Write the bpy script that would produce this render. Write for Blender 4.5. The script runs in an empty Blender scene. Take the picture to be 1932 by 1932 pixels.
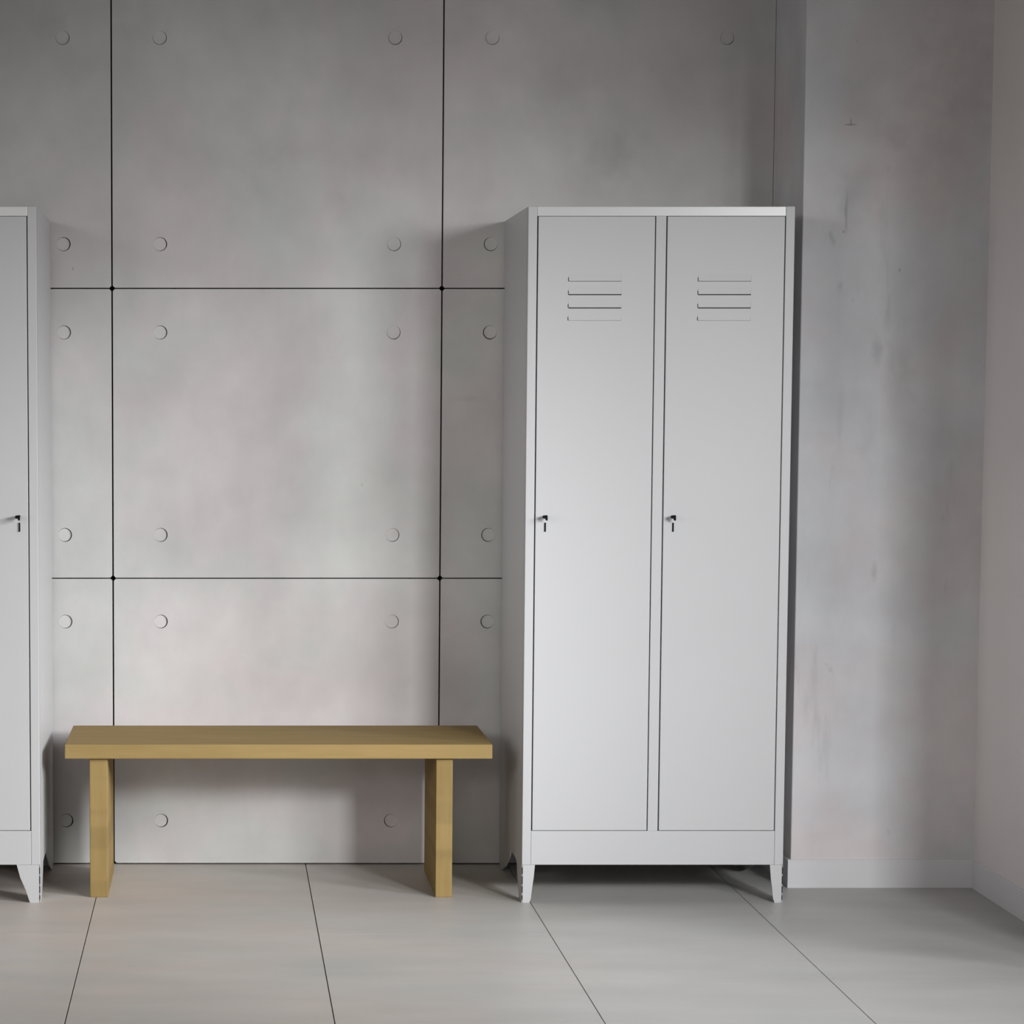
import bpy, bmesh, math, random
from mathutils import Vector

scene = bpy.context.scene
COL = scene.collection
random.seed(7)

# ------------------------------------------------------------------ materials
def new_mat(name):
    m = bpy.data.materials.new(name)
    m.use_nodes = True
    nt = m.node_tree
    bsdf = nt.nodes['Principled BSDF']
    return m, nt, bsdf

def node(nt, kind, **kw):
    n = nt.nodes.new(kind)
    for k, v in kw.items():
        setattr(n, k, v)
    return n

def coords(nt, scale=(1, 1, 1), loc=(0, 0, 0)):
    tc = node(nt, 'ShaderNodeTexCoord')
    mp = node(nt, 'ShaderNodeMapping')
    mp.inputs['Scale'].default_value = scale
    mp.inputs['Location'].default_value = loc
    nt.links.new(tc.outputs['Object'], mp.inputs['Vector'])
    return mp.outputs['Vector']

def noise(nt, vec, scale, detail=3, rough=0.5):
    n = node(nt, 'ShaderNodeTexNoise')
    n.inputs['Scale'].default_value = scale
    n.inputs['Detail'].default_value = detail
    n.inputs['Roughness'].default_value = rough
    nt.links.new(vec, n.inputs['Vector'])
    return n.outputs['Fac']

def ramp(nt, fac, stops):
    r = node(nt, 'ShaderNodeValToRGB')
    el = r.color_ramp.elements
    while len(el) < len(stops):
        el.new(0.5)
    for e, (p, c) in zip(el, stops):
        e.position = p
        e.color = (c[0], c[1], c[2], 1) if not isinstance(c, (int, float)) else (c, c, c, 1)
    nt.links.new(fac, r.inputs['Fac'])
    return r.outputs['Color']

def mix(nt, a, b, fac, mode='MIX'):
    m = node(nt, 'ShaderNodeMix', data_type='RGBA', blend_type=mode)
    def put(sock, v):
        if hasattr(v, 'is_linked'):
            nt.links.new(v, sock)
        elif isinstance(v, (int, float)):
            sock.default_value = v
        else:
            sock.default_value = (v[0], v[1], v[2], 1)
    put(m.inputs['Factor'], fac)
    put(m.inputs['A'], a)
    put(m.inputs['B'], b)
    return m.outputs['Result']

def bump(nt, bsdf, h, strength, dist):
    b = node(nt, 'ShaderNodeBump')
    b.inputs['Strength'].default_value = strength
    b.inputs['Distance'].default_value = dist
    nt.links.new(h, b.inputs['Height'])
    nt.links.new(b.outputs['Normal'], bsdf.inputs['Normal'])

def stains_and_shade(nt, c, spots):
    # soft irregular blotches at known places on the surface: (x, z, half width, half height, darkening)
    tc = node(nt, 'ShaderNodeTexCoord')
    nz = node(nt, 'ShaderNodeTexNoise')
    nz.inputs['Scale'].default_value = 22.0
    nz.inputs['Detail'].default_value = 4
    nt.links.new(tc.outputs['Object'], nz.inputs['Vector'])
    sub = node(nt, 'ShaderNodeVectorMath', operation='SUBTRACT')
    nt.links.new(nz.outputs['Color'], sub.inputs[0])
    sub.inputs[1].default_value = (0.5, 0.5, 0.5)
    for x, z, rx, rz, k in spots:
        sc = node(nt, 'ShaderNodeVectorMath', operation='SCALE')
        nt.links.new(sub.outputs[0], sc.inputs[0])
        sc.inputs['Scale'].default_value = 1.6 * min(rx, rz)
        add = node(nt, 'ShaderNodeVectorMath', operation='ADD')
        nt.links.new(tc.outputs['Object'], add.inputs[0])
        nt.links.new(sc.outputs[0], add.inputs[1])
        mp = node(nt, 'ShaderNodeMapping')
        mp.inputs['Scale'].default_value = (1 / rx, 0.0, 1 / rz)
        mp.inputs['Location'].default_value = (-x / rx, 0.0, -z / rz)
        nt.links.new(add.outputs[0], mp.inputs['Vector'])
        ln = node(nt, 'ShaderNodeVectorMath', operation='LENGTH')
        nt.links.new(mp.outputs['Vector'], ln.inputs[0])
        c = mix(nt, c, ramp(nt, ln.outputs['Value'], [(0.1, 1.0 - k), (1.0, 1.0)]), 1.0, 'MULTIPLY')
    return c

def mat_concrete(name, pink, green, streak=0.0, lo=0.82, hi=1.12, spots=()):
    m, nt, b = new_mat(name)
    v = coords(nt)
    tint = mix(nt, pink, green, ramp(nt, noise(nt, coords(nt, loc=(3.1, 0, 1.7)), 2.1, 4, 0.6), [(0.42, 0), (0.58, 1)]))
    cloud = ramp(nt, noise(nt, v, 1.5, 4, 0.55), [(0.3, lo), (0.7, hi)])
    c = mix(nt, tint, cloud, 1.0, 'MULTIPLY')
    vs = coords(nt, scale=(1, 1, 0.7), loc=(5, 0, 2))
    s = ramp(nt, noise(nt, vs, 5.5, 5, 0.62), [(0.36, 0.94), (0.64, 1.035)])
    c = mix(nt, c, s, 1.0, 'MULTIPLY')
    if streak:
        vs2 = coords(nt, scale=(1, 1, 0.16), loc=(1.3, 0, 4.4))
        s2 = ramp(nt, noise(nt, vs2, 11.0, 5, 0.62), [(0.60, 1.0), (0.74, 1.0 - streak)])
        c = mix(nt, c, s2, 1.0, 'MULTIPLY')
        vs3 = coords(nt, scale=(1, 1, 0.7), loc=(7.3, 0, 1.1))
        s3 = ramp(nt, noise(nt, vs3, 16.0, 2, 0.5), [(0.74, 1.0), (0.80, 1.0 - streak * 1.2)])
        c = mix(nt, c, s3, 1.0, 'MULTIPLY')
    c = stains_and_shade(nt, c, spots)
    nt.links.new(c, b.inputs['Base Color'])
    b.inputs['Roughness'].default_value = 0.62
    b.inputs['Specular IOR Level'].default_value = 0.25
    bump(nt, b, noise(nt, v, 60, 4, 0.6), 0.06, 0.002)
    return m

def mat_paint(name, col, rough=0.5, spec=0.3, var=0.03):
    m, nt, b = new_mat(name)
    v = coords(nt)
    f = ramp(nt, noise(nt, v, 2.2, 2, 0.5), [(0.3, 1 - var), (0.7, 1.0)])
    nt.links.new(mix(nt, col, f, 1.0, 'MULTIPLY'), b.inputs['Base Color'])
    b.inputs['Roughness'].default_value = rough
    b.inputs['Specular IOR Level'].default_value = spec
    return m

def mat_plain(name, col, rough=0.5, spec=0.3, metal=0.0):
    m, nt, b = new_mat(name)
    v = coords(nt)
    f = ramp(nt, noise(nt, v, 30, 2, 0.5), [(0.3, 0.94), (0.7, 1.0)])
    nt.links.new(mix(nt, col, f, 1.0, 'MULTIPLY'), b.inputs['Base Color'])
    b.inputs['Roughness'].default_value = rough
    b.inputs['Specular IOR Level'].default_value = spec
    b.inputs['Metallic'].default_value = metal
    return m

def mat_tile(name):
    m, nt, b = new_mat(name)
    v = coords(nt, scale=(1, 1.6, 1))
    tint = mix(nt, (0.575, 0.505, 0.455), (0.525, 0.505, 0.465), ramp(nt, noise(nt, v, 1.7, 3, 0.6), [(0.36, 0), (0.64, 1)]))
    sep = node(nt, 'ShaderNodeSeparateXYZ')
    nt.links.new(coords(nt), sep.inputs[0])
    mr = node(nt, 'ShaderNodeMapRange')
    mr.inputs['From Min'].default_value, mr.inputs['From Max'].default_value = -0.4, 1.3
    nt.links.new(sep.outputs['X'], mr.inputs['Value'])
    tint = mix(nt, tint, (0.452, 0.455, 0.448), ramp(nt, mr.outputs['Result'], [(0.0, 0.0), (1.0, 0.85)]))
    cl = ramp(nt, noise(nt, coords(nt, scale=(1, 2.6, 1), loc=(2, 5, 0)), 2.4, 4, 0.55), [(0.3, 0.92), (0.7, 1.05)])
    nt.links.new(mix(nt, tint, cl, 1.0, 'MULTIPLY'), b.inputs['Base Color'])
    b.inputs['Roughness'].default_value = 0.45
    b.inputs['Specular IOR Level'].default_value = 0.3
    return m

def mat_wood(name, across):
    # pale oak: fine grain stretched along the board, faint laminated bands across it
    m, nt, b = new_mat(name)
    sc = (0.6, 6, 6) if across == 'x' else (6, 6, 0.6)
    g = noise(nt, coords(nt, scale=sc), 6.0, 5, 0.6)
    c = ramp(nt, g, [(0.3, (0.262, 0.180, 0.070)), (0.7, (0.312, 0.222, 0.092))])
    if across == 'z':
        bands = noise(nt, coords(nt, scale=(0.05, 0.05, 1), loc=(0, 0, 0.7)), 14.0, 1, 0.4)
        c = mix(nt, c, ramp(nt, bands, [(0.42, 0.86), (0.5, 1.0)]), 1.0, 'MULTIPLY')
    nt.links.new(c, b.inputs['Base Color'])
    b.inputs['Roughness'].default_value = 0.68
    b.inputs['Specular IOR Level'].default_value = 0.12
    bump(nt, b, g, 0.05, 0.001)
    return m

M = {}
M['concrete'] = mat_concrete('smooth_concrete', (0.578, 0.540, 0.542), (0.553, 0.557, 0.543), spots=[
    (0.19, 2.06, 0.11, 0.08, 0.10), (1.13, 2.05, 0.07, 0.09, 0.12), (0.96, 2.23, 0.12, 0.08, 0.08), (0.37, 1.90, 0.10, 0.06, 0.07),
    (-0.49, 2.41, 0.07, 0.05, 0.10), (-0.26, 2.39, 0.06, 0.04, 0.08), (0.716, 1.353, 0.045, 0.012, 0.10),
    (-0.4217, 1.7248, 0.004, 0.007, 0.35), (0.4094, 1.1065, 0.003, 0.006, 0.30)])
M['pillar'] = mat_concrete('stained_concrete', (0.665, 0.62, 0.625), (0.64, 0.648, 0.665), streak=0.16, spots=[
    (1.711, 2.095, 0.022, 0.0035, 0.55), (1.712, 2.103, 0.003, 0.012, 0.45), (1.7046, 1.86, 0.006, 0.075, 0.28), (1.712, 1.90, 0.04, 0.10, 0.12),
    (1.755, 1.93, 0.05, 0.07, 0.10), (1.698, 1.807, 0.004, 0.005, 0.5), (1.834, 2.06, 0.04, 0.05, 0.14), (1.852, 1.703, 0.005, 0.007, 0.4),
    (1.796, 1.487, 0.018, 0.05, 0.20), (1.802, 0.88, 0.012, 0.035, 0.20), (1.6914, 1.66, 0.012, 0.02, 0.14), (1.863, 1.43, 0.05, 0.16, 0.10),
    (1.77, 1.22, 0.05, 0.12, 0.07), (2.02, 2.2, 0.16, 0.35, 0.12), (1.70, 1.30, 0.012, 0.12, 0.07)])  # broad patch at the upper right paints in the shade of the corner
M['plaster'] = mat_paint('painted_plaster', (0.80, 0.755, 0.745), 0.6, 0.2, 0.06)
M['base_white'] = mat_paint('skirting_paint', (0.70, 0.70, 0.71), 0.5, 0.25)
M['joint'] = mat_plain('joint_black', (0.006, 0.005, 0.005), 0.9, 0.05)
M['grout'] = mat_plain('grout_dark', (0.05, 0.048, 0.045), 0.9, 0.05)
M['tile'] = mat_tile('floor_tile')
M['ceiling'] = mat_paint('ceiling_paint', (0.3, 0.29, 0.285), 0.7, 0.1)
M['steel'] = mat_paint('white_powder_coat', (0.468, 0.468, 0.473), 0.42, 0.35, 0.02)
M['rail'] = mat_paint('glossy_white_coat', (0.535, 0.533, 0.535), 0.27, 0.6, 0.02)
M['black'] = mat_plain('black_plastic_and_shade', (0.005, 0.005, 0.006), 0.6, 0.08)
M['grey_metal'] = mat_plain('brushed_metal', (0.42, 0.42, 0.42), 0.4, 0.4, 0.3)
M['wood_top'] = mat_wood('oak_board', 'x')
M['wood_leg'] = mat_wood('oak_upright', 'z')

# ------------------------------------------------------------------ mesh helpers
def box(bm, x0, x1, y0, y1, z0, z1, mi=0):
    vs = [bm.verts.new(p) for p in ((x0, y0, z0), (x1, y0, z0), (x1, y1, z0), (x0, y1, z0),
                                    (x0, y0, z1), (x1, y0, z1), (x1, y1, z1), (x0, y1, z1))]
    for idx in ((0, 3, 2, 1), (4, 5, 6, 7), (0, 1, 5, 4), (1, 2, 6, 5), (2, 3, 7, 6), (3, 0, 4, 7)):
        f = bm.faces.new([vs[i] for i in idx])
        f.material_index = mi

def prism(bm, pts, vec, mi=0):
    """Extrude the closed 3D polygon pts along vec."""
    a = [bm.verts.new(p) for p in pts]
    b = [bm.verts.new(Vector(p) + Vector(vec)) for p in pts]
    n = len(a)
    fs = [bm.faces.new(a), bm.faces.new(list(reversed(b)))]
    for i in range(n):
        j = (i + 1) % n
        fs.append(bm.faces.new((a[j], a[i], b[i], b[j])))
    for f in fs:
        f.material_index = mi

def obj(name, bm, mats, parent=None, bevel=0.0, loc=(0, 0, 0), smooth=False):
    bmesh.ops.recalc_face_normals(bm, faces=bm.faces)
    me = bpy.data.meshes.new(name)
    bm.to_mesh(me)
    bm.free()
    for m in (mats if isinstance(mats, (list, tuple)) else [mats]):
        me.materials.append(m)
    if smooth:
        for p in me.polygons:
            p.use_smooth = True
    o = bpy.data.objects.new(name, me)
    COL.objects.link(o)
    o.location = loc
    if parent:
        o.parent = parent
    if bevel:
        bv = o.modifiers.new('edge', 'BEVEL')
        bv.width = bevel
        bv.segments = 2
        bv.limit_method = 'ANGLE'
        bv.angle_limit = math.radians(40)
    return o

def empty(name, loc):
    o = bpy.data.objects.new(name, None)
    COL.objects.link(o)
    o.location = loc
    return o

def tag(o, label, cat, group=None):
    o['label'] = label
    o['category'] = cat
    if group:
        o['group'] = group
    return o

def structure(o, label=None):
    o['kind'] = 'structure'
    if label:
        o['label'] = label
    return o

# ------------------------------------------------------------------ the room (metres; back wall at y = 0)
XJ = [-4.083, -3.1395, -2.196, -1.2525, -0.309, 0.636, 1.579]      # vertical panel joints
ZJ = [0.004, 0.837, 1.669, 2.501, 3.0]                              # horizontal panel joints
X_RIGHT = 2.094
Y_PILLAR = -0.361
Y_JAMB = -1.50
HOLE_R = 0.0198
HOLE_DX, HOLE_DZ = 0.138, 0.1255
GAP = 0.0022                                                        # half joint width
CEIL = 2.95

def panel_with_holes(bm, x0, x1, z0, z1, holes, depth=0.03, chip=0.0058):
    """Front face of one concrete panel: chipped corners, round recesses, thickness behind."""
    c = chip
    outline = [(x0 + c, z0), (x1 - c, z0), (x1, z0 + c), (x1, z1 - c), (x1 - c, z1), (x0 + c, z1), (x0, z1 - c), (x0, z0 + c)]
    # rim of the panel (returns into the joint)
    n = len(outline)
    fr = [bm.verts.new((x, 0, z)) for x, z in outline]
    bk = [bm.verts.new((x, depth, z)) for x, z in outline]
    for i in range(n):
        j = (i + 1) % n
        bm.faces.new((fr[i], fr[j], bk[j], bk[i]))
    # front face with circular holes, filled by triangulation
    edges = [bm.edges.new((fr[i], fr[(i + 1) % n])) if bm.edges.get((fr[i], fr[(i + 1) % n])) is None
             else bm.edges.get((fr[i], fr[(i + 1) % n])) for i in range(n)]
    for hx, hz in holes:
        seg = 40
        ring = [bm.verts.new((hx + HOLE_R * math.cos(2 * math.pi * k / seg), 0, hz + HOLE_R * math.sin(2 * math.pi * k / seg))) for k in range(seg)]
        inner = [bm.verts.new((v.co.x, 0.03, v.co.z)) for v in ring]
        for k in range(seg):
            l = (k + 1) % seg
            edges.append(bm.edges.new((ring[k], ring[l])))
            bm.faces.new((ring[k], ring[l], inner[l], inner[k]))
    bmesh.ops.triangle_fill(bm, edges=edges, use_beauty=True, use_dissolve=False)

def build_back_wall():
    bm = bmesh.new()
    holes_all = []
    xs = XJ + [2.5225]
    for i in range(len(xs) - 1):
        for k in range(len(ZJ) - 1):
            ga = 0.0007 if i == 6 else GAP
            gb = 0.0007 if i == 5 else GAP
            x0, x1, z0, z1 = xs[i] + ga, xs[i + 1] - gb, ZJ[k] + (GAP * 0.8), ZJ[k + 1] - (GAP * 0.8)
            if k == 0:
                z0 = 0.0045
            hs = []
            if k < 3:
                for hx in (xs[i] + HOLE_DX, xs[i + 1] - HOLE_DX):
                    for hz in (ZJ[k] + HOLE_DZ, ZJ[k + 1] - HOLE_DZ):
                        if not (0.7 < hx < 0.85 and hz < 0.3):
                            hs.append((hx, hz))
            panel_with_holes(bm, x0, x1, z0, z1, hs)
            holes_all += hs
    wall = obj('wall_back', bm, [M['concrete'], M['joint']])
    bm = bmesh.new()
    box(bm, XJ[0], xs[-1], 0.029, 0.2, -0.05, 3.0)
    # dark packing behind the panels, seen in the open joints and as shade in the tie holes
    for f in bm.faces:
        f.material_index = 0
    obj('joint_backing', bm, M['joint'], wall)
    return structure(wall, 'bare concrete panel wall with black joints and round tie holes'), holes_all

wall_back, tie_holes = build_back_wall()

# mortar plugs set a little off-centre and crooked in the tie holes, the open black gap imitating a crescent of shade
def plug(hx, hz):
    bm = bmesh.new()
    seg = 48
    # which way the open side points
    if hx < 0.0:
        dx, dz = 1.0, 0.0
    elif hx < 0.6:
        dx, dz = (-1.0, 0.0) if hz < 0.4 else (0.45, -0.25)
    elif hx < 1.0:
        dx, dz = -1.0, -0.15
    else:
        dx, dz = 0.1, -0.5
    if hz > 2.2:
        dz = -1.0
        dx *= 0.6 if hx < 0 else 0.3
    elif hz > 1.4 and hx > 0:
        dz -= 0.6
    ln = math.hypot(dx, dz)
    dx, dz = dx / ln, dz / ln
    wide = 0.0026 if (hx < 0 or hx > 0.6) else 0.0016
    if hz < 0.4:
        wide += 0.0008
    if hz > 2.2:
        wide = 0.0019
    wide *= random.uniform(0.85, 1.15)
    r = HOLE_R - wide / 2 - 0.0001
    cx0, cz0 = hx - dx * wide / 2, hz - dz * wide / 2
    ring_o, ring_b = [], []
    for k in range(seg):
        a = 2 * math.pi * k / seg
        cx, cz = math.cos(a), math.sin(a)
        t = cx * dx + cz * dz
        d = 0.0028 + 0.0026 * t
        ring_o.append(bm.verts.new((cx0 + cx * r, d, cz0 + cz * r)))
        ring_b.append(bm.verts.new((cx0 + cx * r, 0.028, cz0 + cz * r)))
    ctr = bm.verts.new((cx0, 0.0028, cz0))
    for k in range(seg):
        l = (k + 1) % seg
        bm.faces.new((ctr, ring_o[k], ring_o[l]))
        bm.faces.new((ring_o[k], ring_b[k], ring_b[l], ring_o[l]))
    bm.faces.new(ring_b)
    obj('tie_hole_plug', bm, M['concrete'], wall_back)

for hx, hz in tie_holes:
    if -0.6 < hx < 1.5:
        plug(hx, hz)

# floor: large matt tiles with thin dark grout along the depth, hairline joints across
def build_floor():
    bm = bmesh.new()
    box(bm, -4.0, 4.4, -9.2, 0.2, -0.06, -0.004, 1)
    xs = [-4.0] + [0.250 + 0.5875 * k for k in range(-7, 3)] + [4.4]
    off = {}
    for i in range(len(xs) - 1):
        x0, x1 = xs[i], xs[i + 1]
        mid = (x0 + x1) / 2
        start = -1.01 if mid < -0.338 or 0.25 < mid < 0.83 else (-1.498 if mid > 0.83 else -1.24)
        ys = sorted(set([0.1] + [round(start + 1.175 * k, 4) for k in range(-7, 2) if start + 1.175 * k < 0.05] + [-9.2]))
        for a, b in zip(ys[:-1], ys[1:]):
            box(bm, x0 + 0.0013, x1 - 0.0013, a + 0.00045, b - 0.00045, -0.02, 0.0)
    f = obj('floor', bm, [M['tile'], M['grout']])
    return structure(f, 'pale grey large tile floor with thin dark grout lines')
build_floor()

# projecting pillar in the corner, its skirting, right-hand wall with a tall glazed opening further along
bm = bmesh.new()
box(bm, 1.586, 2.3, Y_PILLAR, 0.10, 0.0, CEIL)
structure(obj('wall_pillar', bm, M['pillar'], bevel=0.003), 'stained concrete pillar face beside the locker')

bm = bmesh.new()
prism(bm, [(1.5772, -0.369, 0.0), (1.5772, -0.369, 0.0755), (1.5772, -0.366, 0.0785), (1.5772, Y_PILLAR + 0.001, 0.0785), (1.5772, Y_PILLAR + 0.001, 0.0)], (X_RIGHT - 1.5772, 0, 0))
box(bm, 1.5772, 1.5862, Y_PILLAR, -0.002, 0.0, 0.0785)
structure(obj('baseboard_back', bm, M['base_white']), 'low pale skirting along the pillar foot')

bm = bmesh.new()
box(bm, X_RIGHT, X_RIGHT + 0.2, Y_JAMB, 0.1, 0.0, CEIL)
box(bm, X_RIGHT, X_RIGHT + 0.2, -5.2, Y_JAMB, 2.55, CEIL)
box(bm, X_RIGHT, X_RIGHT + 0.2, -9.2, -5.2, 0.0, CEIL)
structure(obj('wall_right', bm, M['plaster']), 'smooth grey plaster wall at the right edge')

bm = bmesh.new()
prism(bm, [(2.0885, 0, 0.0), (2.0885, 0, 0.0755), (2.0915, 0, 0.0785), (X_RIGHT + 0.001, 0, 0.0785), (X_RIGHT + 0.001, 0, 0.0)], (0, Y_JAMB + 0.369, 0))
o = structure(obj('baseboard_right', bm, M['base_white']), 'low pale skirting along the right wall')
o.location.y = -0.369

bm = bmesh.new()
box(bm, -4.0, 4.4, -9.2, 0.2, CEIL, CEIL + 0.1)
structure(obj('ceiling', bm, M['ceiling']), 'plain ceiling over the room')

# ------------------------------------------------------------------ lockers
W, H, D = 0.703, 1.859, 0.571          # width, height, depth
SK = 0.103                             # underside of the carcass
STILE, MID = 0.0235, 0.027

def make_locker(x_left, y_front, handle_side, leg_top, leg_bottom):
    """Two-door steel locker; local origin at the left front corner on the floor, y going back."""
    root = empty('metal_locker', (x_left, y_front, 0))
    t = 0.012
    # carcass: two sides with arched feet cut-outs handled by the legs, top, back, floor
    bm = bmesh.new()
    box(bm, 0, t, 0.02, D, SK, H)
    box(bm, W - t, W, 0.02, D, SK, H)
    box(bm, t, W - t, 0.02, D, H - t, H)
    box(bm, t, W - t, D - t, D, SK, H - t)
    box(bm, t, W - t, 0.02, D - t, SK, SK + t)
    box(bm, W / 2 - 0.006, W / 2 + 0.006, 0.03, D - t, SK + t, H - t)
    obj('body', bm, M['steel'], root)
    # front frame
    for x0, x1 in ((0, STILE), (W - STILE, W)):
        bm = bmesh.new()
        box(bm, x0, x1, 0, 0.024, SK, H)
        obj('stile', bm, M['steel'], root, bevel=0.0012)
    z_top, z_bot = 1.8335, 0.1955
    bm = bmesh.new()
    box(bm, STILE + 0.0003, W - STILE - 0.0003, -0.0006, 0.024, z_top, H - 0.0004)
    obj('top_rail', bm, M['rail'], root, bevel=0.0012)
    bm = bmesh.new()
    box(bm, STILE + 0.0003, W - STILE - 0.0003, 0.0002, 0.024, SK, z_bot)
    obj('plinth', bm, M['steel'], root, bevel=0.0012)
    mid = 0.3505
    bm = bmesh.new()
    box(bm, mid - MID / 2, mid + MID / 2, 0.0, 0.024, z_bot, z_top)
    obj('centre_stile', bm, M['steel'], root, bevel=0.0008)
    # doors with pressed louvres and a latch
    spans = ((STILE, mid - MID / 2), (mid + MID / 2, W - STILE))
    for d, (a, b) in enumerate(spans):
        ga, gb = 0.0032, 0.0026
        bm = bmesh.new()
        box(bm, a + ga, b - gb, 0.0, 0.016, z_bot + 0.0014, z_top - 0.0008)
        door = obj('door', bm, M['steel'], root, bevel=0.001)
        vx0 = a + 0.0835 if d == 0 else a + 0.0855
        vx1 = vx0 + 0.1415
        for zb, dark in ((1.6635, 0.0009), (1.6290, 0.0023), (1.5942, 0.0024), (1.5602, 0.0003)):
            bm = bmesh.new()
            hgt, out = 0.023, 0.0016
            v = [bm.verts.new(p) for p in ((vx0, 0.0004, zb), (vx1, 0.0004, zb), (vx1 - 0.003, -out, zb), (vx0 + 0.003, -out, zb),
                                           (vx0, 0.0004, zb + hgt), (vx1, 0.0004, zb + hgt))]
            for idx in ((0, 1, 2, 3), (3, 2, 5, 4), (0, 3, 4), (1, 5, 2), (0, 4, 5, 1)):
                bm.faces.new([v[i] for i in idx])
            box(bm, vx0 + 0.001, vx1 - 0.001, -out - 0.0002, 0.0005, zb - dark, zb - 0.00005, 1)
            box(bm, vx0 - 0.0006, vx0 + 0.0008, -0.0006, 0.0004, zb, zb + 0.0095, 1)  # black sliver drawn in as the shade on the louvre's left end
            obj('louvre', bm, [M['steel'], M['black']], door)
        # latch: black cranked head on a short spindle, key blade hanging below
        hx = a + 0.0265 if handle_side == 'left' else b - 0.0285
        hz = 1.0385
        bm = bmesh.new()
        box(bm, hx - 0.002, hx + 0.005, -0.020, 0.001, hz - 0.001, hz + 0.006)
        prism(bm, [(hx - 0.0075, -0.030, hz + 0.0035), (hx - 0.0055, -0.030, hz + 0.0065), (hx + 0.0045, -0.030, hz + 0.0075),
                   (hx + 0.0055, -0.030, hz + 0.0065), (hx + 0.0055, -0.030, hz - 0.0060), (hx + 0.0040, -0.030, hz - 0.0072),
                   (hx + 0.0010, -0.030, hz - 0.0060), (hx + 0.0004, -0.030, hz - 0.0020), (hx - 0.0055, -0.030, hz - 0.0010)], (0, 0.011, 0))
        obj('latch_handle', bm, M['black'], door, bevel=0.0008)
        bm = bmesh.new()
        prism(bm, [(hx + 0.0008, -0.003, hz - 0.0135), (hx + 0.0044, -0.003, hz - 0.0135), (hx + 0.0044, -0.003, hz - 0.0375), (hx + 0.0008, -0.003, hz - 0.0375)], (0, 0.0035, 0))
        obj('key', bm, M['black'], door)
    # legs: bent sheet brackets, each an L of a front (or rear) web and a side web
    def leg(right, rear):
        bm = bmesh.new()
        th = 0.0025
        sx = -1 if right else 1
        ox = W if right else 0.0
        def P(x, y, z):
            return (ox + sx * x, (D - y) if rear else y, z)
        top, bot = leg_top, leg_bottom
        prof = [(0.0015, SK), (top, SK), (top - 0.30 * (top - bot), SK * 0.66), (bot + 0.22 * (top - bot), SK * 0.33), (bot, 0.012), (bot - 0.004, 0.0), (0.0015, 0.0)]
        prism(bm, [P(x, 0.0, z) for x, z in prof], (0, -th if rear else th, 0))
        if rear:
            side = [(0.0, SK), (0.30, SK), (0.301, 0.097), (0.277, 0.073), (0.184, 0.031), (0.085, 0.004), (0.075, 0.0), (0.0, 0.0)]
        else:
            side = [(0.0, SK), (0.268, SK), (0.269, 0.097), (0.176, 0.096), (0.128, 0.091), (0.113, 0.063), (0.092, 0.032), (0.068, 0.004), (0.064, 0.0), (0.0, 0.0)]
        prism(bm, [P(0.0, y, z) for y, z in side], (sx * th, 0, 0))
        if not rear:    # punched slots down the fold
            for z0, z1 in ((0.078, 0.096), (0.050, 0.072), (0.027, 0.045), (0.008, 0.020)):
                a, b = sorted((P(0.0002, 0, 0)[0], P(0.0022, 0, 0)[0]))
                box(bm, a, b, -0.0007, 0.004, z0, z1, 1)
        obj('leg', bm, [M['steel'], M['black']], root)
    for right in (False, True):
        for rear in (False, True):
            leg(right, rear)
    return root

Y_FRONT = -0.586
locker = make_locker(0.8135, Y_FRONT, 'left', 0.035, 0.025)
tag(locker, 'tall white steel two-door locker standing between the bench and the concrete pillar', 'locker', 'white steel lockers')
locker_l = make_locker(-1.1875, Y_FRONT, 'right', 0.063, 0.032)
tag(locker_l, 'white steel locker at the left edge, mostly cut off, left of the wooden bench', 'locker', 'white steel lockers')

# ------------------------------------------------------------------ bench
bench = empty('wooden_bench', (0.1585, -0.32, 0))
tag(bench, 'low light oak bench with two slab legs standing between the lockers', 'bench')
bm = bmesh.new()
hw = 0.5785
prism(bm, [(-hw, -0.21, 0.3832), (hw, -0.21, 0.3832), (hw, -0.21, 0.4222), (-hw, -0.21, 0.4222)], (0, 0.42, 0))
obj('seat', bm, M['wood_top'], bench, bevel=0.002)
for x0, x1 in ((-0.5125, -0.4635), (0.4285, 0.4735)):
    bm = bmesh.new()
    box(bm, x0, x1, -0.192, 0.205, 0.0, 0.3832)
    obj('leg', bm, M['wood_leg'], bench, bevel=0.002)

# ------------------------------------------------------------------ light
def area(name, loc, target, sx, sy, energy, col=(1, 1, 1), spread=180):
    l = bpy.data.lights.new(name, 'AREA')
    l.shape = 'RECTANGLE'
    l.size, l.size_y = sx, sy
    l.energy = energy
    l.color = col
    l.spread = math.radians(spread)
    o = bpy.data.objects.new(name, l)
    COL.objects.link(o)
    o.location = loc
    d = Vector(target) - Vector(loc)
    o.rotation_euler = d.to_track_quat('-Z', 'Y').to_euler()
    return o

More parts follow.
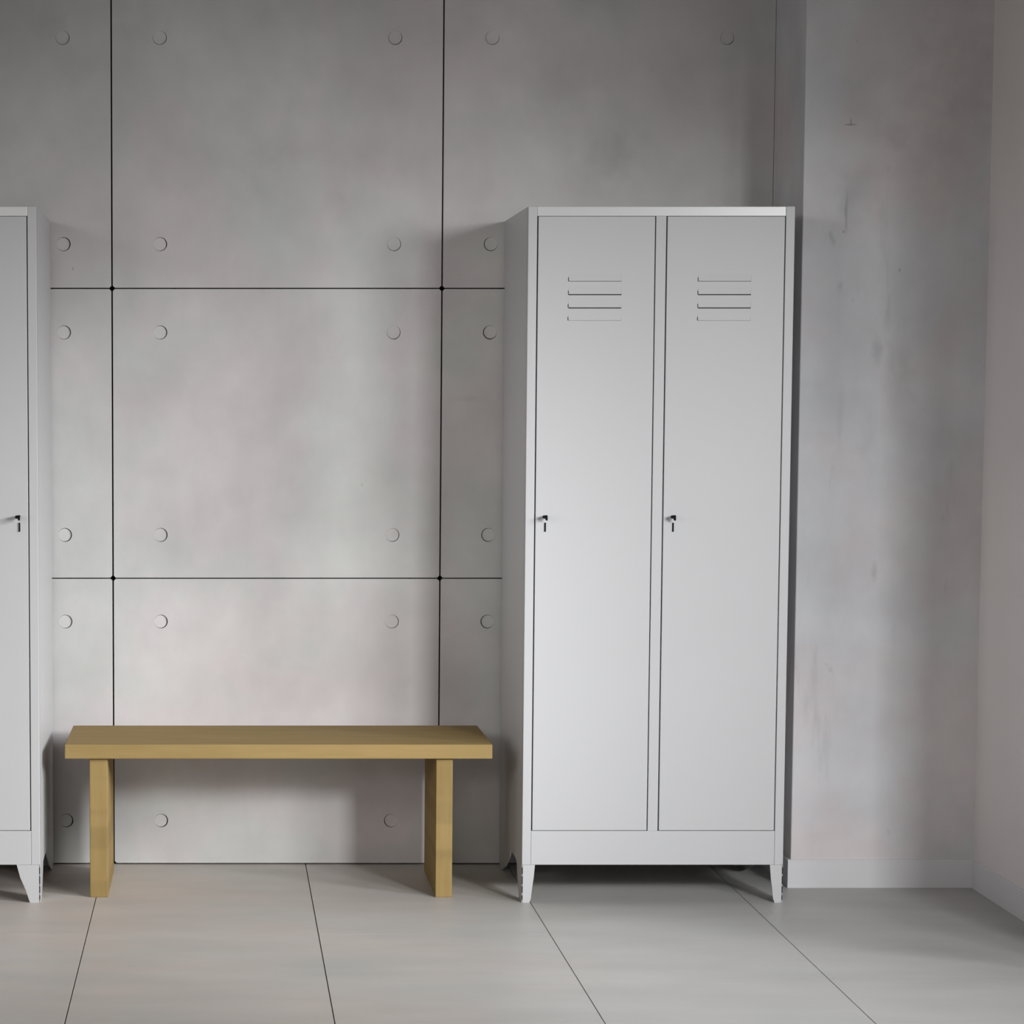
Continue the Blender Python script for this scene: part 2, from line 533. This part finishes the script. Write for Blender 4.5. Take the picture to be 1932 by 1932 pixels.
W_COOL, W_WARM = (0.97, 0.983, 1.0), (1.0, 0.975, 0.965)
area('window_right_far', (2.95, -6.2, 2.3), (0.85, -0.4, 0.3), 0.65, 0.55, 11.0, W_COOL, 40)
area('window_right', (3.6, -5.0, 1.9), (0.0, -0.5, 0.2), 0.9, 0.8, 10.9, W_COOL, 60)
area('window_right_high', (3.6, -5.0, 2.1), (-0.5, -0.4, 0.4), 1.2, 1.0, 5.0, W_COOL, 40)
area('front_fill', (-1.3, -8.5, 2.35), (-0.2, 0.0, 0.4), 3.4, 0.9, 4.0, W_WARM, 40)  # added fill behind the camera, also mirrored in the left top rail
area('left_fill', (-3.2, -2.5, 1.6), (2.1, -0.8, 1.2), 1.6, 1.6, 1.8, W_WARM, 50)  # no window here: added fill aimed at the right wall
area('left_front_fill', (-3.0, -5.5, 2.5), (1.0, 0.0, 0.9), 1.2, 0.8, 4.0, W_WARM, 50)  # invented fill lamp brightening from the front left
area('side_window', (4.2, -3.2, 2.3), (-0.5, -1.5, 0.0), 1.2, 1.0, 12.6, W_COOL, 50)
area('side_window_low', (3.8, -3.3, 2.0), (-0.6, -0.6, 0.5), 1.2, 0.8, 5.6, W_COOL, 30)
area('left_fill_low', (-3.0, -3.0, 1.5), (0.85, -0.3, 1.1), 0.8, 0.8, 0.35, W_WARM, 20)  # added lamp lifting the inner side of the large locker
area('front_fill_low', (0.0, -9.0, 1.2), (0.0, 0.0, 0.8), 5.0, 1.6, 4.1, W_WARM, 60)  # broad unseen fill added behind the camera for the front faces

w = bpy.data.worlds.new('World')
scene.world = w
w.use_nodes = True
w.node_tree.nodes['Background'].inputs['Color'].default_value = (1.0, 0.97, 0.95, 1)
w.node_tree.nodes['Background'].inputs['Strength'].default_value = 0.065

# ------------------------------------------------------------------ camera (telephoto, pitched slightly down, off-axis crop)
cam = bpy.data.cameras.new('Camera')
cam.sensor_fit = 'HORIZONTAL'
cam.sensor_width = 36.0
cam.lens = 36.0 * 4970.0 / 1932.0
cam.shift_x = (966.0 - 415.0) / 1932.0
cam.shift_y = -(966.0 - 1188.35) / 1932.0
cam.clip_end = 100
co = bpy.data.objects.new('Camera', cam)
COL.objects.link(co)
co.location = (0.0, -7.6, 1.35004)
co.rotation_euler = (math.radians(90.0 - 4.98319), 0, 0)
scene.camera = co

scene.view_settings.view_transform = 'Standard'
scene.view_settings.look = 'None'
scene.view_settings.exposure = -0.13
scene.view_settings.gamma = 1.0
scene.cycles.max_bounces = 8
scene.cycles.diffuse_bounces = 5
